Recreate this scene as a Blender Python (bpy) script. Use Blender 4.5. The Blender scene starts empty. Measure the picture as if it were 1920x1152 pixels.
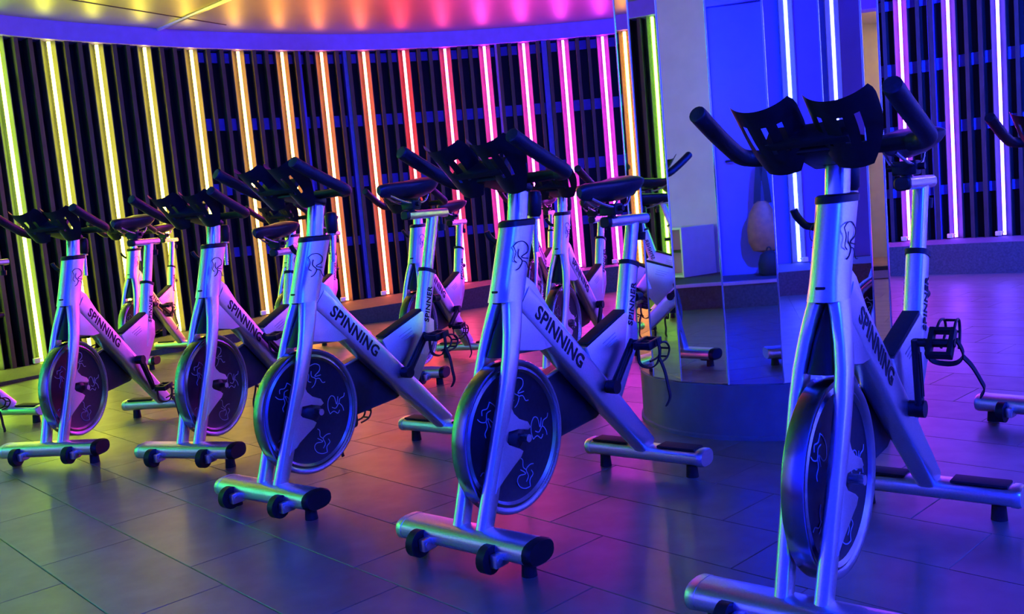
import bpy, bmesh, math, random
from mathutils import Vector, Matrix
random.seed(7)
R = math.radians
SC = bpy.context.scene
COL = SC.collection
PI = math.pi

# ------------------------------------------------------------------ camera
F_PX, PITCH, ROLL, CAM_H = 1719.8, R(5.881), R(5.0253), .8867
cam_d = bpy.data.cameras.new('camera')
cam_d.sensor_width = 36.0
cam_d.lens = F_PX / 1920 * 36
cam_d.clip_start = .02
cam = bpy.data.objects.new('camera', cam_d)
COL.objects.link(cam)
_r0, _f = Vector((1, 0, 0)), Vector((0, math.cos(PITCH), -math.sin(PITCH)))
_u0 = Vector((0, math.sin(PITCH), math.cos(PITCH)))
_r = math.cos(ROLL) * _r0 - math.sin(ROLL) * _u0
_u = math.sin(ROLL) * _r0 + math.cos(ROLL) * _u0
_m = Matrix((_r, _u, -_f)).transposed().to_4x4()
_m.translation = Vector((0, 0, CAM_H))
cam.matrix_world = _m
SC.camera = cam

# ------------------------------------------------------------------ world, colour management
wd = bpy.data.worlds.new('world')
SC.world = wd
wd.use_nodes = True
wd.node_tree.nodes['Background'].inputs[0].default_value = (.02, .02, .05, 1)
wd.node_tree.nodes['Background'].inputs[1].default_value = .05
SC.view_settings.view_transform = 'Standard'
SC.view_settings.look = 'None'
SC.view_settings.gamma = 1
SC.view_settings.use_curve_mapping = False
SC.view_settings.exposure = 0.0
SC.cycles.use_denoising = True
SC.cycles.use_light_tree = False
SC.cycles.max_bounces = 5
SC.cycles.diffuse_bounces = 2
SC.cycles.glossy_bounces = 4
SC.cycles.transmission_bounces = 2
SC.cycles.use_adaptive_sampling = True
SC.cycles.adaptive_threshold = .06
SC.cycles.adaptive_min_samples = 24
SC.cycles.sample_clamp_indirect = 8
LED_POWER = 25.0
WASH_POWER = 3300.0

# blue wash lamps on the ceiling: position, aim, power factor  (housings are built further down)
WASH = [((1.2, 1.3, 2.55), (.2, -1.4, 1.8), .9, 95),
        ((3.0, .9, 2.55), (3.9, -.9, 1.6), .9, 110),
        ((-.7, 1.9, 2.5), (-2.4, -.1, 2.0), .33, 90),
        ((2.2, -.3, 2.6), (.9, 2.4, .5), .16, 70),
        ((-.3, -.5, 2.5), (-.8, 9.3, 2.2), .32, 56),
        ((3.9, 4.6, 2.6), (4.3, 8.6, 1.3), 1.0, 84)]


# ------------------------------------------------------------------ materials
def mat(name, col, rough=.5, metal=0., spec=.5, noise=None, bump=None, emit=None, coat=0.):
    m = bpy.data.materials.new(name)
    m.use_nodes = True
    nt = m.node_tree
    b = nt.nodes['Principled BSDF']
    b.inputs['Base Color'].default_value = (*col, 1)
    b.inputs['Roughness'].default_value = rough
    b.inputs['Metallic'].default_value = metal
    b.inputs['Specular IOR Level'].default_value = spec
    b.inputs['Coat Weight'].default_value = coat
    b.inputs['Coat Roughness'].default_value = .08
    if emit:
        b.inputs['Emission Color'].default_value = (*emit[0], 1)
        b.inputs['Emission Strength'].default_value = emit[1]
    if noise:                                   # (scale, amount) grain of the material's own colour and gloss
        tc = nt.nodes.new('ShaderNodeTexCoord')
        n = nt.nodes.new('ShaderNodeTexNoise')
        n.inputs['Scale'].default_value = noise[0]
        n.inputs['Detail'].default_value = 6
        nt.links.new(tc.outputs['Object'], n.inputs['Vector'])
        mp = nt.nodes.new('ShaderNodeMapRange')
        mp.inputs[1].default_value, mp.inputs[2].default_value = .3, .7
        mp.inputs[3].default_value, mp.inputs[4].default_value = 1 - noise[1], 1 + noise[1]
        nt.links.new(n.outputs['Fac'], mp.inputs[0])
        mx = nt.nodes.new('ShaderNodeVectorMath')
        mx.operation = 'SCALE'
        mx.inputs[0].default_value = col
        nt.links.new(mp.outputs[0], mx.inputs['Scale'])
        nt.links.new(mx.outputs[0], b.inputs['Base Color'])
        if bump:
            bp = nt.nodes.new('ShaderNodeBump')
            bp.inputs['Strength'].default_value = bump
            bp.inputs['Distance'].default_value = .002
            nt.links.new(n.outputs['Fac'], bp.inputs['Height'])
            nt.links.new(bp.outputs[0], b.inputs['Normal'])
    return m


M = dict(
    silver=mat('silver_paint', (.9, .91, .93), .33, 1.0, noise=(220, .05)),
    chrome=mat('brushed_chrome', (.86, .87, .9), .27, 1.0, noise=(90, .03)),
    black=mat('black_plastic', (.011, .011, .013), .42, spec=.35, noise=(60, .2)),
    grip=mat('foam_grip', (.014, .014, .018), .5, noise=(150, .3), bump=.15),
    rubber=mat('rubber', (.012, .012, .013), .7, noise=(80, .25)),
    vinyl=mat('saddle_vinyl', (.02, .02, .026), .36, noise=(120, .2), bump=.1),
    disc=mat('flywheel_enamel', (.022, .022, .028), .42, .2, noise=(90, .2)),
    rim=mat('flywheel_steel', (.36, .37, .4), .24, 1.0, noise=(100, .04)),
    guard=mat('guard_plastic', (.03, .03, .037), .4, noise=(60, .15)),
    ink=mat('black_print', (.008, .008, .01), .5, noise=(80, .2)),
    pale=mat('grey_print', (.55, .55, .6), .5, noise=(80, .1)),
    brass=mat('brass', (.6, .42, .18), .3, 1.0, noise=(80, .1)),
    tile=mat('vinyl_tile', (.175, .155, .10), .36, spec=.9, noise=(9, .22), bump=.1),
    tile2=mat('vinyl_tile_worn', (.195, .175, .118), .4, spec=.9, noise=(9, .22), bump=.1),
    grout=mat('tile_joint', (.045, .042, .04), .8, noise=(40, .3)),
    slat=mat('dark_slat', (.03, .028, .03), .5, spec=.3, noise=(14, .3)),
    board=mat('grey_channel_board', (.055, .053, .053), .5, spec=.3, noise=(14, .2)),
    backing=mat('dark_glass', (.006, .006, .009), .5, spec=.2, noise=(4, .2)),
    frame=mat('blue_window_frame', (.1, .09, .62), .5, noise=(20, .1)),
    fascia=mat('blue_fascia', (.14, .1, .85), .55, noise=(12, .06)),  # one even saturated blue over the whole band
    ceil=mat('satin_ceiling_panel', (.33, .33, .33), .42, 1.0, noise=(3, .04)),
    plaster=mat('white_plaster', (.74, .74, .76), .7, noise=(6, .05), bump=.1),
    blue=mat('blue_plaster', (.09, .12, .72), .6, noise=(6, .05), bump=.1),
    door=mat('blue_door', (.1, .13, .74), .45, noise=(8, .05)),  # door in one even blue, close to the stage wall's
    ledge=mat('ledge_carpet', (.06, .058, .06), .75, noise=(60, .3), bump=.2),
    nosing=mat('aluminium_nosing', (.8, .8, .82), .3, 1., noise=(60, .05)),
    mirror=mat('mirror_glass', (.88, .9, .92), .015, 1.0, noise=(2, .01)),
    column=mat('column_base_laminate', (.16, .16, .18), .3, noise=(12, .1)),
    edge=mat('mirror_edge', (.85, .9, .9), .12, .9, noise=(30, .05)),
    white=mat('white_laminate', (.78, .78, .8), .45, noise=(10, .05)),
    dark=mat('dark_interior', (.03, .02, .02), .7, noise=(20, .2)),
    tan=mat('tan_leather', (.42, .14, .035), .55, noise=(25, .2), bump=.3),
    cream=mat('cream_wall', (.85, .74, .5), .7, noise=(6, .06)),
    wood=mat('doorway_floor', (.45, .3, .22), .5, noise=(10, .2)),
)


# ------------------------------------------------------------------ mesh helpers
def finish(bm, name, ang=38):
    bmesh.ops.remove_doubles(bm, verts=bm.verts, dist=1e-6)
    bmesh.ops.recalc_face_normals(bm, faces=bm.faces)
    me = bpy.data.meshes.new(name)
    bm.to_mesh(me)
    bm.free()
    for p in me.polygons:
        p.use_smooth = True
    me.set_sharp_from_angle(angle=R(ang))
    return me


def obj(name, me, m, parent=None, loc=None, rot=None, scale=None):
    if isinstance(me, bmesh.types.BMesh):
        me = finish(me, name)
    if m is not None and not me.materials:
        me.materials.append(M[m] if isinstance(m, str) else m)
    o = bpy.data.objects.new(name, me)
    COL.objects.link(o)
    if parent:
        o.parent = parent
    if loc is not None:
        o.location = loc
    if rot is not None:
        o.rotation_euler = rot
    if scale is not None:
        o.scale = scale
    return o


def empty(name, loc=(0, 0, 0), rz=0.):
    o = bpy.data.objects.new(name, None)
    o.empty_display_size = .1
    COL.objects.link(o)
    o.location = loc
    o.rotation_euler = (0, 0, rz)
    return o


def tag(o, label=None, cat=None, group=None, kind=None):
    if label:
        o['label'] = label
    if cat:
        o['category'] = cat
    if group:
        o['group'] = group
    if kind:
        o['kind'] = kind
    return o


def loft(bm, rings, cap=True, closed=False):
    vr = [[bm.verts.new(p) for p in r] for r in rings]
    n = len(vr[0])
    L = len(vr)
    for i in range(L if closed else L - 1):
        a, b = vr[i], vr[(i + 1) % L]
        for j in range(n):
            bm.faces.new((a[j], a[(j + 1) % n], b[(j + 1) % n], b[j]))
    if cap and not closed:
        bm.faces.new(vr[0])
        bm.faces.new(vr[-1])
    return vr


def frames(pts):
    pts = [Vector(p) for p in pts]
    out = []
    up = None
    for i, p in enumerate(pts):
        a = pts[max(i - 1, 0)]
        b = pts[min(i + 1, len(pts) - 1)]
        t = (b - a).normalized()
        if up is None:
            ref = Vector((0, 0, 1)) if abs(t.z) < .9 else Vector((1, 0, 0))
            u = t.cross(ref).normalized()
        else:
            u = (up - t * up.dot(t)).normalized()
        up = u
        out.append((p, t, u, t.cross(u)))
    return out


def tube(bm, pts, r, n=10, cap=True, closed=False):
    rs = r if isinstance(r, (list, tuple)) else [r] * len(pts)
    rings = []
    for (p, t, u, v), rr in zip(frames(pts), rs):
        rings.append([p + (u * math.cos(2 * PI * k / n) + v * math.sin(2 * PI * k / n)) * rr for k in range(n)])
    loft(bm, rings, cap, closed)
    return bm


def smooth_path(pts, k=6):
    pts = [Vector(p) for p in pts]
    out = []
    for i in range(len(pts) - 1):
        p0, p1, p2, p3 = pts[max(i - 1, 0)], pts[i], pts[i + 1], pts[min(i + 2, len(pts) - 1)]
        for j in range(k):
            t = j / k
            out.append(.5 * ((2 * p1) + (p2 - p0) * t + (2 * p0 - 5 * p1 + 4 * p2 - p3) * t * t + (3 * p1 - p0 - 3 * p2 + p3) * t ** 3))
    out.append(pts[-1])
    return out


def sup(a, b, n=16, e=3.2):
    """superellipse section, half sizes a, b"""
    o = []
    for k in range(n):
        t = 2 * PI * k / n + PI / n
        c, s = math.cos(t), math.sin(t)
        o.append((a * math.copysign(abs(c) ** (2 / e), c), b * math.copysign(abs(s) ** (2 / e), s)))
    return o


def bar(bm, p0, p1, a0, b0, a1=None, b1=None, e=3.2, n=16):
    """straight member in the xz plane (y lateral): half depth a (in plane), half width b (y)"""
    p0, p1 = Vector(p0), Vector(p1)
    a1 = a0 if a1 is None else a1
    b1 = b0 if b1 is None else b1
    t = (p1 - p0).normalized()
    y = Vector((0, 1, 0))
    u = y.cross(t).normalized()
    rings = []
    for p, a, b in ((p0, a0, b0), (p1, a1, b1)):
        rings.append([p + u * s + y * q for s, q in sup(a, b, n, e)])
    loft(bm, rings)
    return bm


def prism(bm, poly, y0, y1, bev=0.):
    """side-view polygon (x, z) extruded from y0 to y1"""
    a = [bm.verts.new((x, y0, z)) for x, z in poly]
    b = [bm.verts.new((x, y1, z)) for x, z in poly]
    fs = [bm.faces.new(a), bm.faces.new(b)]
    n = len(poly)
    for i in range(n):
        fs.append(bm.faces.new((a[i], a[(i + 1) % n], b[(i + 1) % n], b[i])))
    if bev:
        es = list({e for f in fs[:2] for e in f.edges})
        bmesh.ops.bevel(bm, geom=es, offset=bev, segments=2, affect='EDGES', profile=.6)
    return bm


def box(bm, c, s, bev=0., rot=None):
    vs = bmesh.ops.create_cube(bm, size=1)['verts']
    bmesh.ops.scale(bm, verts=vs, vec=Vector(s))
    if bev:
        es = list({e for v in vs for e in v.link_edges})
        r = bmesh.ops.bevel(bm, geom=es, offset=bev, segments=2, affect='EDGES', profile=.6)
        vs = list({v for f in r['faces'] for v in f.verts} | {v for v in vs if v.is_valid})
    if rot is not None:
        bmesh.ops.rotate(bm, verts=vs, cent=(0, 0, 0), matrix=rot)
    bmesh.ops.translate(bm, verts=vs, vec=Vector(c))
    return bm


def lathe_y(bm, prof, n=48, c=(0, 0, 0), close=True):
    """profile of (radius, y) turned about the y axis"""
    c = Vector(c)
    rings = []
    for k in range(n):
        t = 2 * PI * k / n
        rings.append([c + Vector((r * math.cos(t), y, r * math.sin(t))) for r, y in prof])
    vr = [[bm.verts.new(p) for p in r] for r in rings]
    m = len(prof)
    for k in range(n):
        a, b = vr[k], vr[(k + 1) % n]
        for j in range(m if close else m - 1):
            bm.faces.new((a[j], a[(j + 1) % m], b[(j + 1) % m], b[j]))
    return bm


def disc_cyl(bm, p0, p1, r0, r1=None, n=16):
    return tube(bm, [p0, p1], [r0, r0 if r1 is None else r1], n)


def B():
    return bmesh.new()


# ------------------------------------------------------------------ the room's outline (closed curve, metres)
def pol(az, d):
    return (d * math.sin(R(az)), d * math.cos(R(az)))


RING_CTRL = [(-.1, -1.35), (-1.4, -.8), (-3.0, .35), (-4.15, 1.9), (-4.5, 4.0), (-4.35, 6.0), pol(-27.4, 8.25), pol(-20, 8.72), pol(-14.9, 9.02),
             pol(-10.1, 9.26), pol(-5.2, 9.44), pol(0, 9.56), pol(6.9, 9.66), pol(15, 9.75), pol(23.7, 9.75), pol(28.5, 9.62),
             (5.7, 7.55), (6.5, 6.2), (6.9, 4.6), (6.8, 2.6), (6.0, .6), (4.4, -.8), (2.3, -1.4)]


def closed_spline(c, k=14):
    n = len(c)
    o = []
    for i in range(n):
        p0, p1, p2, p3 = [Vector(c[(i + j - 1) % n]) for j in range(4)]
        for j in range(k):
            t = j / k
            o.append(.5 * ((2 * p1) + (p2 - p0) * t + (2 * p0 - 5 * p1 + 4 * p2 - p3) * t * t + (3 * p1 - p0 - 3 * p2 + p3) * t ** 3))
    return o


RING = closed_spline(RING_CTRL)
NR = len(RING)
ARC = [0.]
for i in range(NR):
    ARC.append(ARC[-1] + (RING[(i + 1) % NR] - RING[i]).length)
TOT = ARC[-1]


def ring_at(s):
    s %= TOT
    lo, hi = 0, NR
    while hi - lo > 1:
        m = (lo + hi) // 2
        if ARC[m] <= s:
            lo = m
        else:
            hi = m
    t = (s - ARC[lo]) / (ARC[lo + 1] - ARC[lo])
    p = RING[lo].lerp(RING[(lo + 1) % NR], t)
    d = (RING[(lo + 1) % NR] - RING[lo - 1]).normalized()
    return p, d, Vector((-d.y, d.x))            # point, tangent (clockwise from the stage), outward normal


def s_of_az(az):
    best = None
    for i in range(NR):
        a = math.degrees(math.atan2(RING[i].x, RING[i].y))
        b = math.degrees(math.atan2(RING[(i + 1) % NR].x, RING[(i + 1) % NR].y))
        if abs(b - a) < 90 and a <= az <= b:
            t = (az - a) / (b - a)
            return ARC[i] + t * (ARC[i + 1] - ARC[i])
    return best


def interp(tab, x):
    if x <= tab[0][0]:
        return tab[0][1]
    for (a, u), (b, v) in zip(tab, tab[1:]):
        if x <= b:
            return u + (v - u) * (x - a) / (b - a)
    return tab[-1][1]


S_LEFT0 = 6.1                                                     # the slatted wall starts after the stage wall
S_RIGHT1 = TOT - 4.3                                              # and ends before it
S_PLAIN = 26.6                                                    # from here on the right wall is plain blue behind its tubes
S_VIS0, S_VIS1 = s_of_az(-27.4), s_of_az(28.5)
S_DOOR0, S_DOOR1 = s_of_az(37.0), s_of_az(43.5)                   # warm doorway
CEIL_Z, FASCIA_Z = 2.75, 2.6
LEDGE_H = [(0, .2), (S_LEFT0 - 1.2, .2), (S_LEFT0 + 2., .06), (S_VIS0, .012), (s_of_az(-14.9), .115), (s_of_az(-7.6), .16), (s_of_az(-2.7), .2),
           (s_of_az(6.9), .255), (S_VIS1, .27), (S_DOOR0 - .4, .26), (S_DOOR0 - .1, .012), (S_DOOR1 + .1, .012), (S_DOOR1 + .6, .2), (TOT, .2)]
LEDGE_W = [(0, .68), (2.2, .68), (S_LEFT0 - 1.2, 1.05), (S_LEFT0 - .5, 1.0), (S_LEFT0 + 1.5, .6), (S_VIS0, .7), (s_of_az(-14.9), .85), (s_of_az(-7.6), .95), (s_of_az(0), .55),
           (s_of_az(6.9), .35), (s_of_az(15), .6), (S_VIS1, .72), (TOT - 3, .8), (TOT, .68)]
ROOM_IN = lambda x, y: _inside(x, y)


def _inside(x, y):
    c = False
    for i in range(NR):
        a, b = RING[i], RING[i - 1]
        if (a.y > y) != (b.y > y) and x < (b.x - a.x) * (y - a.y) / (b.y - a.y) + a.x:
            c = not c
    return c


def strip_wall(bm, s0, s1, off0, off1, z0, z1, step=.25):
    """solid curved band along the outline between arc lengths, between two outward offsets; z may be functions of s"""
    n = max(2, int((s1 - s0) / step) + 1)
    rings = []
    for i in range(n):
        s = s0 + (s1 - s0) * i / (n - 1)
        p, d, nn = ring_at(s)
        zz0 = z0(s) if callable(z0) else z0
        zz1 = z1(s) if callable(z1) else z1
        o0 = off0(s) if callable(off0) else off0
        o1 = off1(s) if callable(off1) else off1
        a, b = p + nn * o0, p + nn * o1
        rings.append([(a.x, a.y, zz0), (b.x, b.y, zz0), (b.x, b.y, zz1), (a.x, a.y, zz1)])
    loft(bm, rings)
    return bm


lh = lambda s: interp(LEDGE_H, s % TOT if s < TOT else s)
lw = lambda s: interp(LEDGE_W, s % TOT if s < TOT else s)

# floor slab and its tiles
fl = B()
vs = [fl.verts.new((p.x * 1.03, p.y * 1.03, -.006)) for p in RING]
fl.faces.new(vs)
floor = tag(obj('floor', fl, 'grout'), 'dark tiled studio floor with staggered rectangular tiles', kind='structure')
TU, TN = Vector((.683, -.730)), Vector((.730, .683))
TL, TW, GAP = .60, .267, .0022


def tile_mesh(name):
    bm = B()
    hx, hy, z, c = TL / 2 - GAP / 2, TW / 2 - GAP / 2, 0., .0014
    lo = [(-hx, -hy, -.006), (hx, -hy, -.006), (hx, hy, -.006), (-hx, hy, -.006)]
    md = [(x, y, -c) for x, y, _ in lo]
    hi = [(x - math.copysign(c, x), y - math.copysign(c, y), z) for x, y, _ in lo]
    loft(bm, [lo, md, hi])
    return finish(bm, name, 20)


tm = [tile_mesh('tile'), tile_mesh('tile_worn')]
tm[0].materials.append(M['tile'])
tm[1].materials.append(M['tile2'])
rot_t = math.atan2(TU.y, TU.x)
tiles = []
for k in range(-22, 60):
    off = -2.42 + .2 * (1 - k)
    for j in range(-40, 40):
        c = TN * (.976 + TW * (k - 1 + .5)) + TU * (off + TL * (j + .5))
        cs = [c + TU * (TL / 2 * a) + TN * (TW / 2 * b) for a in (-1, 1) for b in (-1, 1)]
        if sum(_inside(q.x, q.y) for q in cs) < 4:
            continue
        tiles.append(c)


def tile_rank(c):
    v = Vector((c.x, c.y, -CAM_H))
    d = v.dot(_f)
    if d < .3:
        return 1e3 + v.length
    x, y = abs(v.dot(_r) / d), -v.dot(_u) / d
    if x > .60 or y > .37 or y < -.4:
        return 1e3 + v.length
    return d


tiles.sort(key=tile_rank)
stuff = B()
tr = Matrix.Rotation(rot_t, 3, 'Z')
for i, c in enumerate(tiles):
    if i < 290:
        obj('floor_tile', tm[1 if random.random() < .3 else 0], None, floor, (c.x, c.y, 0), (0, 0, rot_t))
    else:
        hx, hy = TL / 2 - GAP / 2, TW / 2 - GAP / 2
        q = [tr @ Vector((a * hx, b * hy, 0)) + Vector((c.x, c.y, 0)) for a, b in ((-1, -1), (1, -1), (1, 1), (-1, 1))]
        loft(stuff, [[(p.x, p.y, -.006) for p in q], [(p.x, p.y, 0) for p in q]])
tag(obj('floor_tile_remainder', stuff, 'tile', floor), kind='stuff')

# perimeter ledge / stage
lb = B()
n = int(TOT / .25)
rings = []
for i in range(n):
    s = TOT * i / n
    p, d, nn = ring_at(s)
    a, b = p - nn * lw(s), p + nn * .1
    z = lh(s)
    rings.append([(a.x, a.y, .0), (b.x, b.y, .0), (b.x, b.y, z), (a.x, a.y, z)])
loft(lb, rings, closed=True)
ledge = tag(obj('trim_1', lb, 'ledge'), 'dark raised ledge running along the foot of the walls', kind='structure')
nb = B()
for s0, s1 in ((0., S_LEFT0 - .8), (TOT - 3.6, TOT)):
    strip_wall(nb, s0, s1, lambda s: -lw(s) - .012, lambda s: -lw(s) + .035, lambda s: lh(s) - .02, lambda s: lh(s) + .004)
obj('edge_nosing', nb, 'nosing', ledge)

# walls
wl = tag(obj('wall_left', strip_wall(B(), S_LEFT0, s_of_az(-31), .13, .2, 0, 2.75), 'backing'), 'dark slatted wall on the left with green light tubes', kind='structure')
wb = tag(obj('wall_back', strip_wall(B(), s_of_az(-31), S_DOOR0, .13, .2, 0, 2.75), 'backing'), 'curved dark slatted wall at the back with coloured light tubes', kind='structure')
wr = tag(obj('wall_right', strip_wall(B(), S_DOOR1, S_RIGHT1, .13, .2, 0, 2.75), 'backing'), 'dark slatted wall on the right with blue light tubes', kind='structure')
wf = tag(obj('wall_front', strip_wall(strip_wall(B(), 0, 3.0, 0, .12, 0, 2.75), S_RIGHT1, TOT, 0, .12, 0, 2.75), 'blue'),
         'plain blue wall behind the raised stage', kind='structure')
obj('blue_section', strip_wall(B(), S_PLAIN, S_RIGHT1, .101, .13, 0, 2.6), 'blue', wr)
obj('white_section', strip_wall(B(), 3.0, S_LEFT0, 0, .12, 0, 2.75), 'plaster', wf)
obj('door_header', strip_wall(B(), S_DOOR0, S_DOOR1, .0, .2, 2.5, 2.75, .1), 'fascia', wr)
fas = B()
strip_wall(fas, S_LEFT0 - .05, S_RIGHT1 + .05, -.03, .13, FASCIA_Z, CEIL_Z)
tag(obj('trim_2', fas, 'fascia'), 'blue fascia band between slatted wall and ceiling', kind='structure')
cb = B()
cv = [cb.verts.new((p.x * 1.04, p.y * 1.04, CEIL_Z)) for p in RING]
cb.faces.new(cv)
ceiling = tag(obj('ceiling', cb, 'ceil'), 'satin reflective ceiling panels glowing with the tube colours', kind='structure')
tb = B()
tube(tb, [(-3.05, 8.43, CEIL_Z - .006), (-1.35, 6.82, CEIL_Z - .006)], .018, 8)
obj('panel_joint', tb, 'nosing', ceiling)
tb = B()
box(tb, (0, 0, 0), (3.4, .012, .006))
obj('panel_joint', tb, 'ink', ceiling, (-3.2, 6.9, CEIL_Z - .002), (0, 0, R(58)))

# light tubes, slats, rails
hue_tab = [(S_LEFT0, 150), (S_VIS0 - 2.2, 104), (S_VIS0, 84), (s_of_az(-24.9), 60), (s_of_az(-20), 48), (s_of_az(-16), 30), (s_of_az(-11), 14), (s_of_az(-6.5), 4),
           (s_of_az(-3), -7), (s_of_az(-.3), -28), (s_of_az(2.1), -36), (s_of_az(4.5), -50), (s_of_az(8), -66), (s_of_az(15), -84), (s_of_az(23.7), -99),
           (s_of_az(26.1), -110), (S_VIS1, -117), (S_DOOR0, -120), (S_RIGHT1, -122)]


def hsv(h):
    import colorsys
    return Vector(colorsys.hsv_to_rgb((h % 360) / 360, .97, 1.))


vis_az = [-27.4, -24.9, -22.5, -20.0, -17.5, -14.9, -12.4, -10.1, -7.6, -5.2, -2.7, -.3, 2.1, 4.5, 6.9]
hid_az = [9.3, 11.7, 14.1, 16.5, 18.9, 21.3]
rig_az = [23.7, 26.1, 28.5]
led = [s_of_az(a) for a in vis_az + hid_az + rig_az]
left = []
s = led[0] - .3614
while s > S_LEFT0 + .1:
    left.append(s)
    s -= .3614
right = []
s = led[-1] + .41464
while s < S_RIGHT1 - .1:
    if not (S_DOOR0 - .1 < s < S_DOOR1 + .1):
        right.append(s)
    s += .41464
TINT = [(130, 'green'), (75, 'lime green'), (50, 'yellow'), (30, 'amber'), (8, 'orange'), (-12, 'red orange'), (-45, 'pink'), (-75, 'magenta'), (-100, 'violet'), (-400, 'blue')]


def tint(h):
    for t, nme in TINT:
        if h >= t:
            return nme


fin = B()
box(fin, (0, .05, .5), (.034, .1, 1))
fin = finish(fin, 'slat')
fin.materials.append(M['slat'])
brd = B()
prism_pts = [(-.062, .02), (-.056, .02), (-.0, .085), (.056, .02), (.062, .02), (.062, .10), (-.062, .10)]
a = [brd.verts.new((x, y, 0)) for x, y in prism_pts]
b = [brd.verts.new((x, y, 1)) for x, y in prism_pts]
brd.faces.new(a), brd.faces.new(b)
for i in range(len(a)):
    brd.faces.new((a[i], a[(i + 1) % len(a)], b[(i + 1) % len(a)], b[i]))
brd = finish(brd, 'channel_board', 20)
brd.materials.append(M['board'])


def led_tube(s, label, grp):
    p, d, nn = ring_at(s)
    h = interp(hue_tab, s)
    z0 = lh(s) + .01
    rz = math.atan2(d.y, d.x)
    t = empty('light_tube', (p.x, p.y, z0), rz)
    tag(t, label % tint(h) if '%s' in label else label, 'light', grp)
    col = hsv(h)
    key = round(h)
    nm = 'tube_light_%d' % key
    mm = bpy.data.materials.get(nm)
    if not mm:
        lum = col.dot(Vector((.3, .55, .15)))
        k = LED_POWER * (.75 + .25 / max(lum, .3)) * .8 * (2.2 if s > S_DOOR1 else (.75 if s < S_VIS0 - .1 else (1.35 if h > -10 else 1.7)))
        e = col * .98 + Vector((.018, .018, .018))
        mm = mat(nm, (.8, .8, .8), .4, emit=(e, k))
    bm = B()
    L = FASCIA_Z - z0 - .015
    tube(bm, [(0, .012, .005), (0, .012, L)], .0135, 10)
    obj('glowing_tube', bm, mm, t)
    bm = B()
    box(bm, (-.05, -.002, .02), (.05, .03, .04), .004)
    tube(bm, [(-.03, .004, .03), (-.0, .006, .03)], .008, 8)
    obj('connector_box', bm, 'white', t)
    # the board behind the tube belongs to the wall
    w = wl if s < s_of_az(-31) else (wb if s < S_DOOR0 else wr)
    obj('channel_board', brd, None, w, (p.x, p.y, z0 - .01), (0, 0, rz), (1, 1, FASCIA_Z - z0 + .01))


ORD = ['first', 'second', 'third', 'fourth', 'fifth', 'sixth', 'seventh', 'eighth', 'ninth', 'tenth', 'eleventh', 'twelfth', 'thirteenth', 'fourteenth', 'fifteenth']
for i, s in enumerate(led):
    if i < 15:
        nm = '%s light tube, ' + ORD[i] + ' from the left edge of the back wall'
        if i == 14:
            nm = '%s light tube nearest the mirrored column on its left'
    elif i < 21:
        nm = '%s light tube on the wall hidden behind the mirrored column'
    else:
        nm = '%s light tube, ' + ['nearest the column', 'in the middle', 'rightmost'][i - 21] + ' of the three right of the mirrored column'
    led_tube(s, nm, 'light tubes on the back wall')
for s in left:
    led_tube(s, '%s light tube on the left wall beyond the picture edge', 'light tubes on the left wall')
for s in right:
    led_tube(s, '%s light tube on the right wall beyond the picture edge', 'light tubes on the right wall')

allp = sorted(left + led + right)
for a, b in zip(allp, allp[1:]):
    if b - a > .6 or a > S_PLAIN:
        continue
    for t in (.36, .64):
        s = a + (b - a) * t
        p, d, nn = ring_at(s)
        z0 = lh(s)
        w = wl if s < s_of_az(-31) else (wb if s < S_DOOR0 else wr)
        obj('slat', fin, None, w, (p.x, p.y, z0), (0, 0, math.atan2(d.y, d.x)), (1, 1, FASCIA_Z - z0))
for z, hgt in ((2.54, .09), (1.93, .11), (1.33, .11), (.74, .09)):
    obj('window_rail', strip_wall(B(), s_of_az(-17.3), s_of_az(34), .108, .135, z - hgt / 2, z + hgt / 2), 'frame', wb)
for az in (-11.45, -8.65, .5, 3.35, 10.4, 25.2):
    s = s_of_az(az)
    obj('window_mullion', strip_wall(B(), s - .027, s + .027, .03, .1, lh, FASCIA_Z, .03), 'frame', wb)

# warm doorway in the right wall
p0, d0, n0 = ring_at(S_DOOR0)
p1, d1, n1 = ring_at(S_DOOR1)
nd = (n0 + n1).normalized()
dm = B()


def quad_box(bm, pts, z0, z1):
    loft(bm, [[(p.x, p.y, z0) for p in pts], [(p.x, p.y, z1) for p in pts]])


dd = 1.6
dw = (p1 - p0).normalized()
quad_box(dm, [p0 + nd * .0, p0 + nd * dd, p0 + nd * dd - dw * .08, p0 - dw * .08], 0, 2.6)
quad_box(dm, [p1 + nd * .0, p1 + nd * dd, p1 + nd * dd + dw * .08, p1 + dw * .08], 0, 2.6)
quad_box(dm, [p0 + nd * dd - dw * .1, p1 + nd * dd + dw * .1, p1 + nd * (dd + .08) + dw * .1, p0 + nd * (dd + .08) - dw * .1], 0, 2.6)
quad_box(dm, [p0 - dw * .1, p1 + dw * .1, p1 + nd * (dd + .1) + dw * .1, p0 + nd * (dd + .1) - dw * .1], 2.6, 2.65)
dr = tag(obj('door_1', dm, 'cream'), 'open doorway with cream passage behind, lit warm', kind='structure')
dm = B()
quad_box(dm, [p0 + nd * .1, p1 + nd * .1, p1 + nd * dd, p0 + nd * dd], .0, .02)
obj('passage_floor', dm, 'wood', dr)
dm = B()
quad_box(dm, [p0 + nd * .04, p1 + nd * .04, p1 + nd * .1, p0 + nd * .1], .0, .05)
obj('threshold', dm, 'ink', dr)
lp = (p0 + p1) / 2 + nd * .75
lamp = empty('ceiling_lamp', (lp.x, lp.y, 2.6))
tag(lamp, 'round warm ceiling lamp inside the cream passage', 'lamp')
lb = B()
disc_cyl(lb, (0, 0, 0), (0, 0, -.05), .14, .13, 20)
obj('lamp_body', lb, mat('warm_lamp_glass', (.9, .8, .6), .4, emit=((1., .66, .28), 50)), lamp)

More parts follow.
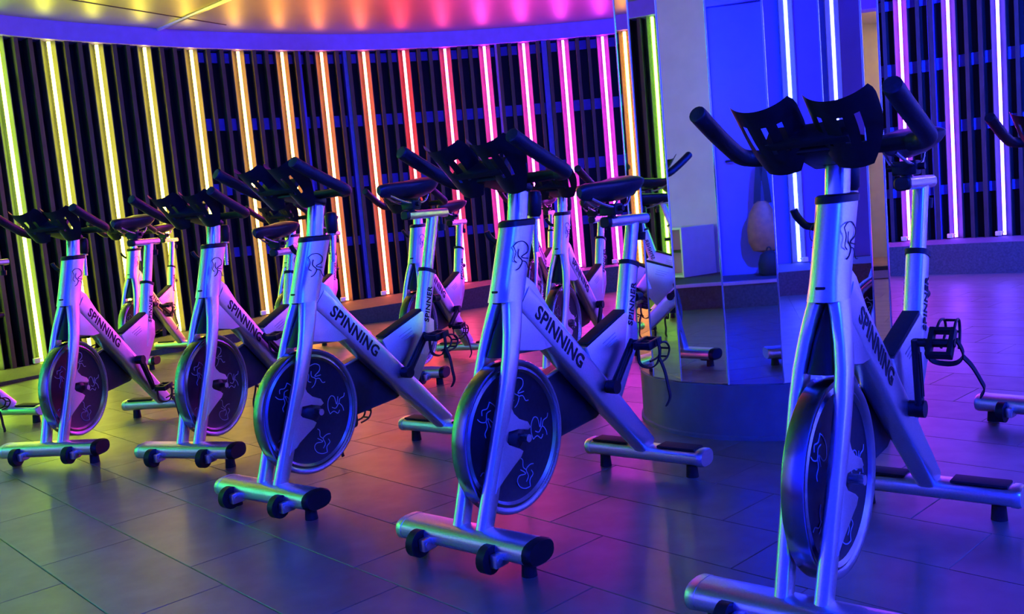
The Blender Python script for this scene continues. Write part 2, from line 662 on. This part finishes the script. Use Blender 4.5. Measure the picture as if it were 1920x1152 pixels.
# stage wall door
sd = s_of_az(-176) if s_of_az(-176) is not None else 0.
dmb = B()
_p, _d, _n = ring_at(.67)
door = empty('door_2', (_p.x - _n.x * .0, _p.y - _n.y * .0, .2), math.atan2(_d.y, _d.x) + PI)
tag(door, 'plain blue door in the wall behind the stage', kind='structure')
box(dmb, (0, .045, 1.1), (.9, .03, 2.2), .004)
obj('door_leaf', dmb, 'door', door)
for x in (-.48, .48):
    dmb = B()
    box(dmb, (x, .045, 1.13), (.06, .07, 2.26), .006)
    obj('door_jamb', dmb, 'door', door)
dmb = B()
box(dmb, (0, .045, 2.24), (.9, .07, .06), .006)
obj('door_lintel', dmb, 'door', door)
dmb = B()
tube(dmb, smooth_path([(-.36, .06, .95), (-.36, .1, .95), (-.28, .105, .95)], 5), .01, 8)
obj('door_handle', dmb, 'black', door)

# ------------------------------------------------------------------ mirrored column
CC = [(.500, 3.694), (.526, 3.516), (.605, 3.367), (.751, 3.242), (.931, 3.181), (1.1387, 3.235), (1.3175, 3.32), (1.444, 3.48)]
far = [(1.49, 3.67), (1.47, 3.86), (1.38, 4.03), (1.23, 4.15), (1.04, 4.20), (.85, 4.17), (.67, 4.06), (.545, 3.89)]
CC = [Vector(c) for c in CC + far]
cen = sum(CC, Vector((0, 0))) / len(CC)
colm = empty('mirrored_column', (cen.x, cen.y, 0))
tag(colm, 'round pillar faced with tall narrow mirror panels on a dark round base', 'column')
MB0 = .205
cbm = B()
core = [cen + (c - cen) * .965 for c in CC]
loft(cbm, [[(c.x - cen.x, c.y - cen.y, z) for c in core] for z in (.0, CEIL_Z)])
obj('core', cbm, 'column', colm)
cbm = B()
rb = [(cen + (c - cen) * 1.0) for c in CC]
sm = closed_spline(rb, 5)
loft(cbm, [[((c.x - cen.x) * q, (c.y - cen.y) * q, z) for c in sm] for q, z in ((1.012, 0), (1.012, .012), (.996, .016), (.996, MB0 - .006), (.98, MB0))])
obj('base_drum', cbm, 'column', colm)
for i in range(len(CC)):
    a, b = CC[i] - cen, CC[(i + 1) % len(CC)] - cen
    t = (b - a).normalized()
    a2, b2 = a + t * .0022, b - t * .0022
    nn = Vector((t.y, -t.x))
    pm = B()
    loft(pm, [[(q.x, q.y, z) for q in (a2, b2, b2 - nn * .006, a2 - nn * .006)] for z in (MB0, CEIL_Z)])
    obj('mirror_panel', pm, 'mirror', colm)
    pm = B()
    tube(pm, [(a.x, a.y, MB0), (a.x, a.y, CEIL_Z)], .0035, 6)
    obj('edge_strip', pm, 'edge', colm)

# ------------------------------------------------------------------ the bike: shared meshes, x forward, y left, z up
def axx(z):
    return .561 - .375 * (z - .074)


BM = {}


def part(name, bm, m):
    me = finish(bm, name)
    me.materials.append(M[m])
    BM[name] = me
    return me


# frame
bm = B()
rings = []
for z, a, b in ((.652, .053, .039), (.68, .054, .037), (.70, .055, .036), (.80, .056, .036), (.852, .057, .037)):
    rings.append([(axx(z) + x, y, z) for x, y in sup(a, b, 20, 2.6)])
loft(bm, rings)
part('head_tube', bm, 'silver')
bm = B()
rings = []
for z, a, b in ((.848, .059, .039), (.862, .059, .039), (.866, .053, .034)):
    rings.append([(axx(z) + x, y, z) for x, y in sup(a, b, 20, 2.6)])
loft(bm, rings)
part('head_collar', bm, 'black')
for sgn, nm in ((1, 'fork_blade_l'), (-1, 'fork_blade_r')):
    bm = B()
    rings = []
    for z, yc, a, b in ((.69, .014, .036, .017), (.655, .020, .036, .0175), (.62, .028, .034, .0165), (.57, .037, .031, .0155), (.52, .043, .029, .0155), (.46, .046, .028, .0155), (.38, .046, .028, .0155), (.28, .044, .028, .016), (.09, .040, .028, .016)):
        rings.append([(axx(z) + x, sgn * yc + y, z) for x, y in sup(a, b, 14, 2.8)])
    loft(bm, rings)
    part(nm, bm, 'silver')
bm = B()
loft(bm, [[(axx(z) + x - .008, y, z) for x, y in sup(a, b, 14, 3)] for z, a, b in ((.66, .012, .006), (.62, .020, .014), (.57, .026, .024), (.508, .032, .032))])
part('wheel_cover', bm, 'black')
bm = B()
prism(bm, [(axx(.74), .735), (.245, .69), (.115, .515), (.135, .492), (.24, .512), (.352, .505), (axx(.53) - .012, .53)], -.0275, .0275, .012)
part('gusset', bm, 'silver')
bm = B()
rings = []
c0, c1 = Vector((.30, 0, .655)), Vector((-.302, 0, .088))
tdir = (c1 - c0).normalized()
udir = Vector((0, 1, 0)).cross(tdir).normalized()
for t, a, b in ((0, .050, .031), (.3, .048, .031), (.62, .045, .029), (.8, .040, .027), (1, .036, .026)):
    c = c0.lerp(c1, t)
    rings.append([c + udir * s + Vector((0, q, 0)) for s, q in sup(a, b, 20, 4.)])
loft(bm, rings)
part('main_tube', bm, 'silver')
bm = B()
prism(bm, [(.02, .47), (-.205, .545), (-.27, .50), (-.262, .43), (-.14, .27), (-.03, .37)], -.024, .024, .006)
part('seat_web', bm, 'silver')
bm = B()
box(bm, (-.098, 0, .514), (.225, .042, .008), .002, Matrix.Rotation(R(18.4), 3, 'Y'))
part('rubber_strip', bm, 'rubber')
SA = Vector((-.287, 0, .958))
bm = B()
bar(bm, (-.188, 0, .38), (-.281, 0, .689), .031, .026, .031, .026, 3)
part('seat_tube', bm, 'silver')
bm = B()
bar(bm, (-.279, 0, .684), (-.2835, 0, .697), .034, .029, .034, .029, 3)
part('seat_collar', bm, 'black')
# bases
bm = B()
rings = []
for y in (-.212, -.1, 0, .1, .212):
    rings.append([(.566 + x, y, .066 + z) for x, z in sup(.052, .030, 20, 2.5)])
loft(bm, rings)
part('front_base', bm, 'silver')
for sgn, nm in ((1, 'base_cap_l'), (-1, 'base_cap_r')):
    bm = B()
    loft(bm, [[(.566 + x * q, sgn * yy, .066 + z * q) for x, z in sup(.053, .031, 20, 2.5)] for q, yy in ((1, .208), (1, .224), (.9, .231))])
    part(nm, bm, 'black' if sgn > 0 else 'silver')
bm = B()
disc_cyl(bm, (0, -.012, 0), (0, .012, 0), .036, None, 20)
part('transport_wheel', bm, 'black')
bm = B()
box(bm, (-.012, .024, .0), (.05, .022, .034), .005)
disc_cyl(bm, (0, -.018, 0), (0, .036, 0), .008, None, 10)
part('wheel_bracket', bm, 'silver')
bm = B()
disc_cyl(bm, (0, 0, 0), (0, 0, .04), .02, .017, 14)
part('rubber_foot', bm, 'rubber')
bm = B()
rings = []
for y in (-.205, -.08, 0, .08, .205):
    rings.append([(-.304 + x, y, .068 + z) for x, z in sup(.042, .026, 20, 2.6)])
loft(bm, rings)
part('rear_base', bm, 'silver')
for sgn, nm in ((1, 'rear_cap_l'), (-1, 'rear_cap_r')):
    bm = B()
    loft(bm, [[(-.304 + x * q, sgn * yy, .068 + z * q) for x, z in sup(.044, .028, 20, 2.6)] for q, yy in ((1, .200), (1.02, .214), (.9, .222))])
    part(nm, bm, 'silver')
for sgn, nm in ((1, 'step_pad_l'), (-1, 'step_pad_r')):
    bm = B()
    box(bm, (-.304, sgn * .125, .095), (.062, .135, .008), .003)
    part(nm, bm, 'rubber')
# flywheel
WX, WZ, WR = .3785, .287, .208
bm = B()
lathe_y(bm, [(.002, -.014), (.05, -.014), (.168, -.011), (.178, -.016), (.178, .016), (.168, .011), (.05, .014), (.002, .014)], 56)
part('flywheel', bm, 'disc')
bm = B()
lathe_y(bm, [(.174, -.015), (.182, -.021), (.19, -.017), (.197, -.022), (WR - .002, -.022), (WR, -.019), (WR, .019), (WR - .002, .022), (.197, .022), (.19, .017), (.182, .021), (.174, .015)], 64)
part('flywheel_rim', bm, 'rim')
bm = B()
lathe_y(bm, [(.002, -.034), (.02, -.034), (.036, -.022), (.045, -.013), (.045, .013), (.036, .022), (.02, .034), (.002, .034)], 28)
part('hub', bm, 'guard')
for sgn, nm in ((1, 'axle_bracket_l'), (-1, 'axle_bracket_r')):
    bm = B()
    prism(bm, [(axx(.41), .405), (axx(.37) - .024, .362), (.405, .342), (.368, .330), (.357, .312), (.370, .306), (.41, .322), (.452, .324), (.472, .306), (.455, .284),
               (.412, .268), (.396, .256), (.408, .242), (axx(.22) - .02, .205), (axx(.18), .175)], sgn * .048, sgn * .060, .003)
    part(nm, bm, 'silver')
bm = B()
disc_cyl(bm, (0, -.068, 0), (0, .068, 0), .011, None, 14)
part('axle', bm, 'chrome')


def hull_guard(bm, ca, ra, cb_, rb_, y0, y1, n=14):
    ca, cb_ = Vector(ca), Vector(cb_)
    ang = math.atan2(cb_.y - ca.y, cb_.x - ca.x)
    pts = []
    for k in range(n + 1):
        t = ang + PI / 2 + PI * k / n
        pts.append((ca.x + ra * math.cos(t), ca.y + ra * math.sin(t)))
    for k in range(n + 1):
        t = ang - PI / 2 + PI * k / n
        pts.append((cb_.x + rb_ * math.cos(t), cb_.y + rb_ * math.sin(t)))
    return prism(bm, pts, y0, y1, .008)


bm = B()
hull_guard(bm, (-.066, .334), .105, (.335, .285), .085, -.086, -.032)
part('chain_guard', bm, 'guard')
bm = B()
tube(bm, [(.30, -.031, .372), (.06, -.031, .425)], .006, 8)
part('guard_trim', bm, 'silver')
bm = B()
disc_cyl(bm, (-.066, -.098, .334), (-.066, .042, .334), .02, None, 18)
part('bottom_bracket', bm, 'black')
# crank with pedal, local origin on the crank axis / pedal axis
bm = B()
bar(bm, (-.012, 0, 0), (.172, 0, 0), .018, .009, .0135, .008, 3.)
disc_cyl(bm, (0, -.011, 0), (0, .012, 0), .021, None, 18)
part('crank_arm', bm, 'black')
bm = B()
box(bm, (.085, .0095, .006), (.11, .002, .004), .0005)
box(bm, (.085, .0095, -.006), (.11, .002, .004), .0005)
part('crank_line', bm, 'guard')
bm = B()
box(bm, (0, .058, .0), (.078, .012, .024), .003)
box(bm, (0, .012, .0), (.078, .012, .024), .003)
box(bm, (.034, .035, 0), (.010, .05, .022), .003)
box(bm, (-.034, .035, 0), (.010, .05, .022), .003)
disc_cyl(bm, (0, -.016, 0), (0, .066, 0), .010, None, 12)
part('pedal', bm, 'black')
bm = B()
for y in (.016, .056):
    tube(bm, smooth_path([(.034, y, .008), (.075, y * .9 + .003, .02), (.094, y * .8 + .007, .045), (.075, y * .8 + .007, .068), (.03, y, .07)], 5), .0035, 6)
tube(bm, [(.094, .02, .045), (.094, .052, .045)], .0035, 6)
tube(bm, [(.076, .02, .067), (.076, .052, .067)], .0035, 6)
part('toe_cage', bm, 'black')
bm = B()


def ribbon(bm, pts, w, wdir, th=.0018):
    pts = [Vector(p) for p in pts]
    wv = Vector(wdir).normalized()
    rings = []
    for (p, t, u, v) in frames(pts):
        nrm = t.cross(wv).normalized()
        rings.append([p + wv * w + nrm * th, p - wv * w + nrm * th, p - wv * w - nrm * th, p + wv * w - nrm * th])
    loft(bm, rings)


loop = smooth_path([(0, .072, -.014), (-.008, .078, .03), (-.01, .06, .066), (-.01, .03, .076), (-.008, .0, .06), (0, .0, -.01)], 5)
ribbon(bm, loop, .006, (1, 0, 0))
ribbon(bm, smooth_path([(-.006, .073, .045), (-.008, .086, .085), (-.02, .098, .13), (-.022, .1, .165), (-.03, .088, .19)], 5), .006, (1, 0, 0))
part('pedal_strap', bm, 'rubber')
# saddle, local origin at the top of the seat post
bm = B()
rings = []
for x, hw, zt, th in ((.285, .010, .102, .018), (.272, .021, .110, .034), (.24, .026, .115, .042), (.19, .032, .118, .048), (.14, .048, .121, .054), (.09, .069, .127, .060), (.055, .078, .132, .062), (.03, .074, .133, .056), (.014, .056, .130, .042), (.006, .03, .124, .024)):
    r = []
    for k in range(20):
        t = 2 * PI * k / 20
        c, s_ = math.cos(t), math.sin(t)
        yy = hw * math.copysign(abs(c) ** .8, c)
        zz = zt + (s_ * .012 if s_ > 0 else s_ * th * (1 - .35 * abs(c))) - .006 * (abs(yy) / .08) ** 2
        r.append((x, yy, zz))
    rings.append(r)
loft(bm, rings)
part('saddle', bm, 'vinyl')
bm = B()
for y in (-.022, .022):
    tube(bm, smooth_path([(.04, y, .078), (.07, y, .052), (.16, y, .052), (.24, y * .6, .08)], 4), .004, 8)
part('saddle_rail', bm, 'chrome')
bm = B()
box(bm, (.118, 0, .042), (.045, .06, .036), .006)
disc_cyl(bm, (.118, -.045, .044), (.118, .045, .044), .009, None, 10)
disc_cyl(bm, (.118, 0, .0), (.118, 0, .03), .014, None, 12)
part('saddle_clamp', bm, 'black')
bm = B()
rings = [[(x, y, z + .004) for y, z in sup(.020, .017, 14, 3.)] for x in (-.075, .15)]
loft(bm, rings)
part('seat_slider', bm, 'chrome')
bm = B()
loft(bm, [[(x, y * q, z * q + .004) for y, z in sup(.0205, .0175, 14, 3.)] for x, q in ((.148, 1), (.158, 1), (.162, .8))])
part('slider_cap', bm, 'black')
bm = B()
disc_cyl(bm, (-.045, 0, -.012), (-.045, 0, -.045), .008, None, 10)
disc_cyl(bm, (-.045, 0, -.04), (-.045, 0, -.066), .017, .014, 14)
part('slider_knob', bm, 'black')
bm = B()
bar(bm, tuple(SA * -.24), (0, 0, -.004), .0225, .018, None, None, 3.2)
part('seat_post', bm, 'chrome')
# handlebar, local origin at the top of its post
PD = Vector((-.2, 0, 1)).normalized()
HB0 = Vector((.2664 - .2 * .064, 0, .86 + .064))
bm = B()
bar(bm, tuple(PD * -.15), (0, 0, .0), .026, .023, None, None, 3.4)
part('handlebar_post', bm, 'chrome')
bm = B()
box(bm, (.004, 0, .012), (.062, .052, .03), .008, Matrix.Rotation(R(-12), 3, 'Y'))
box(bm, (.065, 0, .020), (.14, .10, .016), .006, Matrix.Rotation(R(-14), 3, 'Y'))
box(bm, (.150, 0, .062), (.02, .17, .05), .006, Matrix.Rotation(R(-44), 3, 'Y'))
part('bar_clamp', bm, 'black')


def HBP(x, y, z):
    return Vector((x, y, z)) - HB0


bm = B()
path = [HBP(.262, 0, .955), HBP(.262, .06, .955), HBP(.264, .13, .956), HBP(.275, .172, .957), HBP(.30, .19, .964), HBP(.34, .192, .98)]
sp = smooth_path(path, 6)
full = [Vector((p.x, -p.y, p.z)) for p in reversed(sp)][:-1] + sp
tube(bm, full, .0145, 12)
part('handlebar', bm, 'black')
for sgn, nm in ((1, 'grip_l'), (-1, 'grip_r')):
    bm = B()
    g = smooth_path([HBP(.268, sgn * .15, .9555), HBP(.278, sgn * .177, .9575), HBP(.304, sgn * .193, .964), HBP(.36, sgn * .194, .986), HBP(.43, sgn * .192, 1.017), HBP(.49, sgn * .190, 1.046), HBP(.500, sgn * .19, 1.051)], 5)
    tube(bm, g, [.0185] * (len(g) - 4) + [.018, .0165, .013, .006], 14)
    part(nm, bm, 'grip')
for sgn, nm in ((1, 'arm_tray_l'), (-1, 'arm_tray_r')):
    bm = B()
    nu, nv = 16, 12
    rows = []
    for j in range(nv + 1):
        v = j / nv
        base = HBP(.360 + .128 * v, sgn * (.073 + .003 * v), .915 + .125 * v)
        ax_d = Vector((.128, 0, .125)).normalized()
        upd = Vector((-ax_d.z, 0, ax_d.x))
        row = []
        span = R(28 + 38 * math.sin(min(1, v * 1.6) * PI / 2)) * (1 - .14 * max(0, (v - .8) / .2) ** 2)
        for i in range(nu + 1):
            a_ = -span + 2 * span * i / nu
            rr = .074
            row.append(bm.verts.new(base + Vector((0, 1, 0)) * (rr * math.sin(a_)) + upd * (rr * (1 - math.cos(a_)) - .002)))
        rows.append(row)
    slots = {(i, j) for j in range(4, 9) for i in (4, 8, 11)}
    for j in range(nv):
        for i in range(nu):
            if (i, j) in slots:
                continue
            bm.faces.new((rows[j][i], rows[j][i + 1], rows[j + 1][i + 1], rows[j + 1][i]))
    bmesh.ops.solidify(bm, geom=bm.faces[:], thickness=.005)
    part(nm, bm, 'black')
bm = B()
disc_cyl(bm, (.195, 0, .77), (.185, 0, .885), .008, None, 12)
part('tension_rod', bm, 'chrome')
bm = B()
tube(bm, [(.187, 0, .868), (.186, 0, .876), (.183, 0, .925), (.182, 0, .938), (.182, 0, .942)], [.013, .019, .022, .018, .008], 16)
part('tension_knob', bm, 'black')
bm = B()
tube(bm, [(.1875, 0, .862), (.187, 0, .868)], [.016, .016], 16)
part('knob_ring', bm, 'brass')
bm = B()
disc_cyl(bm, (.278, -.03, .80), (.278, -.052, .80), .009, None, 12)
tube(bm, smooth_path([(.278, -.05, .80), (.285, -.065, .805), (.30, -.076, .825), (.305, -.08, .84)], 4), .0085, 10)
part('bar_pin', bm, 'black')
bm = B()
disc_cyl(bm, (-.262, 0, .58), (-.312, 0, .58), .008, None, 12)
disc_cyl(bm, (-.30, 0, .58), (-.335, 0, .58), .016, .013, 14)
part('seat_pin', bm, 'black')
bm = B()
box(bm, (axx(.665) + .043, 0, .665), (.012, .022, .036), .003)
part('fork_plug', bm, 'black')


# print on the frame
def text_mesh(word, size, name, m, bold=.012):
    cu = bpy.data.curves.new(name, 'FONT')
    cu.body = word
    cu.size = size
    cu.align_x = 'CENTER'
    cu.align_y = 'CENTER'
    cu.extrude = .0006
    cu.offset = bold * size
    cu.space_character = 1.06
    cu.resolution_u = 3
    o = bpy.data.objects.new(name, cu)
    COL.objects.link(o)
    dg = bpy.context.evaluated_depsgraph_get()
    me = bpy.data.meshes.new_from_object(o.evaluated_get(dg))
    bpy.data.objects.remove(o)
    bpy.data.curves.remove(cu)
    me.materials.clear()
    me.materials.append(M[m])
    me.name = name
    BM[name] = me


text_mesh('SPINNING', .057, 'main_lettering', 'ink', .022)
text_mesh('SPINNER', .034, 'seat_lettering', 'ink', .02)


def figure_mesh(name, sc, m, w):
    """running-figure emblem drawn with thin strokes, in the local xz plane facing +y"""
    st = [[(-.35, .42), (-.1, .5), (.2, .46), (.38, .28), (.3, .1), (.05, .04), (-.02, .0), (.1, -.05), (.28, -.1)],
          [(-.35, .42), (-.28, .2), (-.42, .0), (-.3, -.12)],
          [(-.1, .28), (-.18, .08), (-.02, -.12), (-.2, -.3), (-.38, -.34)],
          [(-.02, -.12), (.16, -.2), (.22, -.42), (.36, -.48)]]
    bm = B()
    for s_ in st:
        p = smooth_path([(x * sc, 0, z * sc) for x, z in s_], 3)
        ribbon(bm, p, .0006, (0, 1, 0), w)
    me = finish(bm, name)
    me.materials.append(M[m])
    BM[name] = me


figure_mesh('wheel_emblem', .082, 'pale', .0013)
figure_mesh('head_emblem', .085, 'ink', .0012)
bm = B()
for k in range(3):
    box(bm, (.0 - .006 * k, 0, -.012 * k), (.075 - .01 * k, .001, .003), 0)
part('web_stripes', bm, 'pale')


def make_bike(x, y, head, label, bar_s=.064, seat_z=.85, crank=135., tilt=8., group='silver spin bikes'):
    t = empty('spin_bike', (x, y, 0), R(head))
    tag(t, label, 'exercise bike', group)
    P = lambda nm, mesh=None, par=None, **k: obj(nm, BM[mesh or nm], None, par or t, **k)
    ht = P('head_tube')
    P('head_collar', par=ht)
    P('fork_plug', par=ht)
    for s_ in (1, -1):
        P('emblem', 'head_emblem', ht, loc=(axx(.765) + .002, s_ * .0368, .765), rot=(0, R(-6), 0 if s_ < 0 else PI))
    for q in 'lr':
        P('fork_blade', 'fork_blade_' + q)
    P('wheel_cover')
    P('gusset')
    mt = P('main_tube')
    for s_ in (1, -1):
        c = c0.lerp(c1, .24)
        mrot = Matrix((tdir * s_ * -1 if s_ < 0 else tdir, (udir * (1 if s_ < 0 else 1)), Vector((0, s_, 0))))
        # text basis: x along the tube read from the side, y up across it, z out of the side
        ex = tdir if s_ > 0 else -tdir
        ez = Vector((0, s_, 0))
        ey = ez.cross(ex)
        mm = Matrix((ex, ey, ez)).transposed().to_4x4()
        mm.translation = c + Vector((0, s_ * .0313, 0))
        o = P('lettering', 'main_lettering', mt)
        o.matrix_local = mm
    P('bottom_bracket', par=mt)
    sw = P('seat_web')
    P('rubber_strip', par=sw)
    P('stripes', 'web_stripes', sw, loc=(-.10, .0245, .478), rot=(0, R(18), 0))
    stb = P('seat_tube')
    P('seat_collar', par=stb)
    P('seat_pin', par=stb)
    for s_ in (1, -1):
        ex = Vector((-.287, 0, .958)) if s_ > 0 else Vector((-.287, 0, .958))
        ez = Vector((0, s_, 0))
        ey = ez.cross(ex)
        mm = Matrix((ex, ey, ez)).transposed().to_4x4()
        mm.translation = Vector((-.243, s_ * .0264, .565))
        o = P('lettering', 'seat_lettering', stb)
        o.matrix_local = mm
    fb = P('front_base')
    for q in 'lr':
        P('end_cap', 'base_cap_' + q, fb)
    for s_ in (1, -1):
        w = P('transport_wheel', None, fb, loc=(.628, s_ * .122 - .01, .050))
        P('wheel_bracket', None, fb, loc=(.628, s_ * .122 - .01, .050))
        P('rubber_foot', None, fb, loc=(.566, s_ * .185, 0))
    rb_ = P('rear_base')
    for q in 'lr':
        P('end_cap', 'rear_cap_' + q, rb_)
        P('step_pad', 'step_pad_' + q, rb_)
    for s_ in (1, -1):
        P('rubber_foot', None, rb_, loc=(-.304, s_ * .165, 0.))
    fw = P('flywheel', loc=(WX, 0, WZ), rot=(0, 0, 0))
    P('flywheel_rim', par=fw)
    P('hub', par=fw)
    for k in range(5):
        a_ = R(72 * k + 180)
        for s_ in (1, -1):
            P('emblem', 'wheel_emblem', fw, loc=(.118 * math.cos(a_), s_ * .0132, .118 * math.sin(a_)), rot=(0, PI / 2 - a_, PI if s_ > 0 else 0))
    for q in 'lr':
        P('axle_bracket', 'axle_bracket_' + q)
    P('axle', loc=(WX, 0, WZ))
    cg = P('chain_guard')
    P('guard_trim', par=cg)
    bbp = Vector((-.066, 0, .334))
    for s_, ca in ((1, crank), (-1, crank + 180)):
        a_ = R(ca)
        tip = bbp + Vector((math.cos(a_), 0, math.sin(a_))) * .165 + Vector((0, s_ * (.052 if s_ > 0 else .108), 0))
        cr = P('crank_arm', loc=bbp + Vector((0, s_ * (.052 if s_ > 0 else .108), 0)), rot=(0, -a_, 0 if s_ > 0 else 0))
        if s_ > 0:
            P('crank_line', par=cr)
        pd = P('pedal', loc=tip + Vector((0, s_ * .022, 0)), rot=(0, R(180 + tilt), 0))
        if s_ < 0:
            pd.scale = (1, -1, 1)
        P('toe_cage', par=pd)
        P('strap', 'pedal_strap', pd)
    k = (seat_z - .689) / .958
    top = Vector((-.281, 0, .689)) + SA * k
    P('seat_post', loc=top)
    ss = P('seat_slider', loc=top)
    P('slider_cap', par=ss)
    P('slider_knob', par=ss)
    sd_ = P('saddle', loc=top)
    P('saddle_rail', par=sd_)
    P('saddle_clamp', par=sd_)
    hb = Vector((.2664, 0, .86)) + Vector((-.2, 0, 1)) * bar_s
    P('handlebar_post', loc=hb)
    h = P('handlebar', loc=hb)
    P('bar_clamp', par=h)
    for q in 'lr':
        P('grip', 'grip_' + q, h)
        P('arm_tray', 'arm_tray_' + q, h)
    P('bar_pin')
    P('tension_rod')
    kn = P('tension_knob')
    P('knob_ring', par=kn)
    return t


make_bike(.2054, 2.7235, -129.80, 'large silver spin bike standing just left of the mirrored column', .084, .826, 135)
make_bike(-.4842, 3.3259, -126.75, 'silver spin bike, third of the front row from the left', .110, .905, 133)
make_bike(-1.1264, 4.0917, -109.84, 'silver spin bike, second of the front row from the left', .084, .793, 40)
make_bike(-1.8788, 4.3658, -100.39, 'silver spin bike, leftmost of the front row fully in view', .080, .895, -115)
make_bike(.8714, 2.1369, -129.90, 'nearest silver spin bike, at the right in front of the mirrored column', .064, .868, 84, 48)
make_bike(-.3977, 5.4855, -110.59, 'silver spin bike behind the third bike of the front row', .085, .85, -30)
make_bike(.4215, 5.0528, -115.77, 'silver spin bike partly hidden behind the large central bike', .085, .80, -60)
make_bike(.3121, 7.8468, -108.2, 'small far silver spin bike close to the back wall behind the central bikes', .085, .85, 20)
make_bike(-2.7071, 7.0489, -96.4, 'silver spin bike at the back behind the leftmost front bike', .085, .90, 30)
make_bike(-1.3915, 6.6306, -107.9, 'silver spin bike at the back behind the second front bike', .085, .84, 30)
make_bike(-2.829, 4.582, -110., 'silver spin bike cut off by the left edge of the picture', .085, .855, -100)
make_bike(2.22, 3.44, -138., 'silver spin bike cut off by the right edge of the picture', .085, .85, 60)

# ------------------------------------------------------------------ things on the stage, seen in the mirrors
cab = empty('cabinet', (-3.69, 1.795, .2), math.atan2(-.9, -.42))
tag(cab, 'white open-fronted cabinet on the stage, seen in the mirrored column', 'cabinet')
cw, cd, chh = .40, .40, .43
for nm, c, s_, m_ in (('side_panel', (cw / 2, -.009, chh / 2), (cw, .018, chh), 'white'), ('side_panel', (cw / 2, -cd + .009, chh / 2), (cw, .018, chh), 'white'),
                      ('top_panel', (cw / 2, -cd / 2, chh - .009), (cw, cd - .037, .018), 'white'), ('bottom_panel', (cw / 2, -cd / 2, .009), (cw, cd - .037, .018), 'white'),
                      ('back_panel', (cw - .007, -cd / 2, chh / 2), (.014, cd - .037, chh - .037), 'dark'), ('shelf', (cw / 2 + .05, -cd / 2, chh * .5), (cw * .7, cd - .038, .016), 'dark')):
    bm = B()
    box(bm, c, s_, .002)
    obj(nm, bm, m_, cab)
_p, _d, _n = ring_at(.775)
_q = _p - _n * .2
bag = empty('shoulder_bag', (_q.x, _q.y, .2), math.atan2(_d.y, _d.x) + PI)
tag(bag, 'slouchy tan bag hanging by a black strap beside the stage door, mirrored', 'bag')
bm = B()
rings = []
for z, a, b in ((.18, .03, .02), (.2, .11, .05), (.27, .14, .07), (.38, .135, .065), (.50, .105, .045), (.58, .06, .022), (.60, .03, .012)):
    rings.append([(x + .012 * math.sin(9 * z + 3 * y), y, z) for x, y in sup(a, b, 18, 2.2)])
loft(bm, rings)
obj('bag_body', bm, 'tan', bag)
bm = B()
ribbon(bm, smooth_path([(-.045, 0, .58), (-.03, 0, .75), (0, -.02, .93), (.03, 0, .75), (.045, 0, .58)], 5), .028, (1, 0, 0))
obj('strap', bm, 'rubber', bag)
bm = B()
tube(bm, smooth_path([(0, -.06, .93), (0, -.02, .915), (0, .0, .93), (0, .0, .95)], 4), .008, 8)
obj('hook', bm, 'black', bag)
_q = _p - _n * .3 - _d * .02
rk = empty('backpack', (_q.x, _q.y, .2), math.atan2(_d.y, _d.x) + PI)
tag(rk, 'small black backpack on the stage floor under the tan bag, mirrored', 'bag')
bm = B()
rings = []
for z, a, b in ((.0, .07, .05), (.02, .09, .065), (.1, .09, .065), (.17, .07, .05), (.2, .03, .02)):
    rings.append([(x, y, z) for x, y in sup(a, b, 16, 2.4)])
loft(bm, rings)
obj('pack_body', bm, 'rubber', rk)
bm = B()
tube(bm, smooth_path([(-.02, 0, .195), (-.01, 0, .225), (.01, 0, .225), (.02, 0, .195)], 4), .006, 8)
obj('carry_loop', bm, 'black', rk)

# ------------------------------------------------------------------ blue wash lamps
blue_glass = mat('blue_lamp_lens', (.1, .12, .5), .2, emit=((.03, .07, 1.), 20))
for i, (pos, aim, pw, cone) in enumerate(WASH):
    w = empty('wash_light', pos)
    tag(w, 'black ceiling wash lamp with blue lens, ' + ['over the central bikes facing the stage', 'on the right facing the stage', 'on the left facing the stage', 'above the stage facing the nearest bike',
        'above the stage facing the back wall', 'on the right facing the slatted wall'][i], 'lamp', 'blue wash lamps on the ceiling')
    dirv = (Vector(aim) - Vector(pos)).normalized()
    q = dirv.to_track_quat('-Z', 'Y')
    bm = B()
    tube(bm, [(0, 0, .09), (0, 0, .085), (0, 0, .0), (0, 0, -.03)], [.03, .05, .07, .075], 20)
    ob = obj('housing', bm, 'black', w)
    ob.rotation_mode = 'QUATERNION'
    ob.rotation_quaternion = q
    bm = B()
    disc_cyl(bm, (0, 0, -.028), (0, 0, -.034), .068, .06, 20)
    obj('lens', bm, blue_glass, ob)
    bm = B()
    top = CEIL_Z - pos[2]
    tube(bm, [(0, 0, .02), (0, 0, top)], .012, 8)
    obj('bracket', bm, 'black', w)
    ld = bpy.data.lights.new('wash_lamp', 'SPOT')
    ld.color = (.005, .04, 1.)
    ld.energy = WASH_POWER * pw
    ld.spot_size = R(cone)
    ld.spot_blend = .9
    ld.shadow_soft_size = .07
    lo = bpy.data.objects.new('wash_lamp', ld)
    COL.objects.link(lo)
    lo.parent = w
    lo.rotation_mode = 'QUATERNION'
    lo.rotation_quaternion = q
    lo.location = dirv * .05
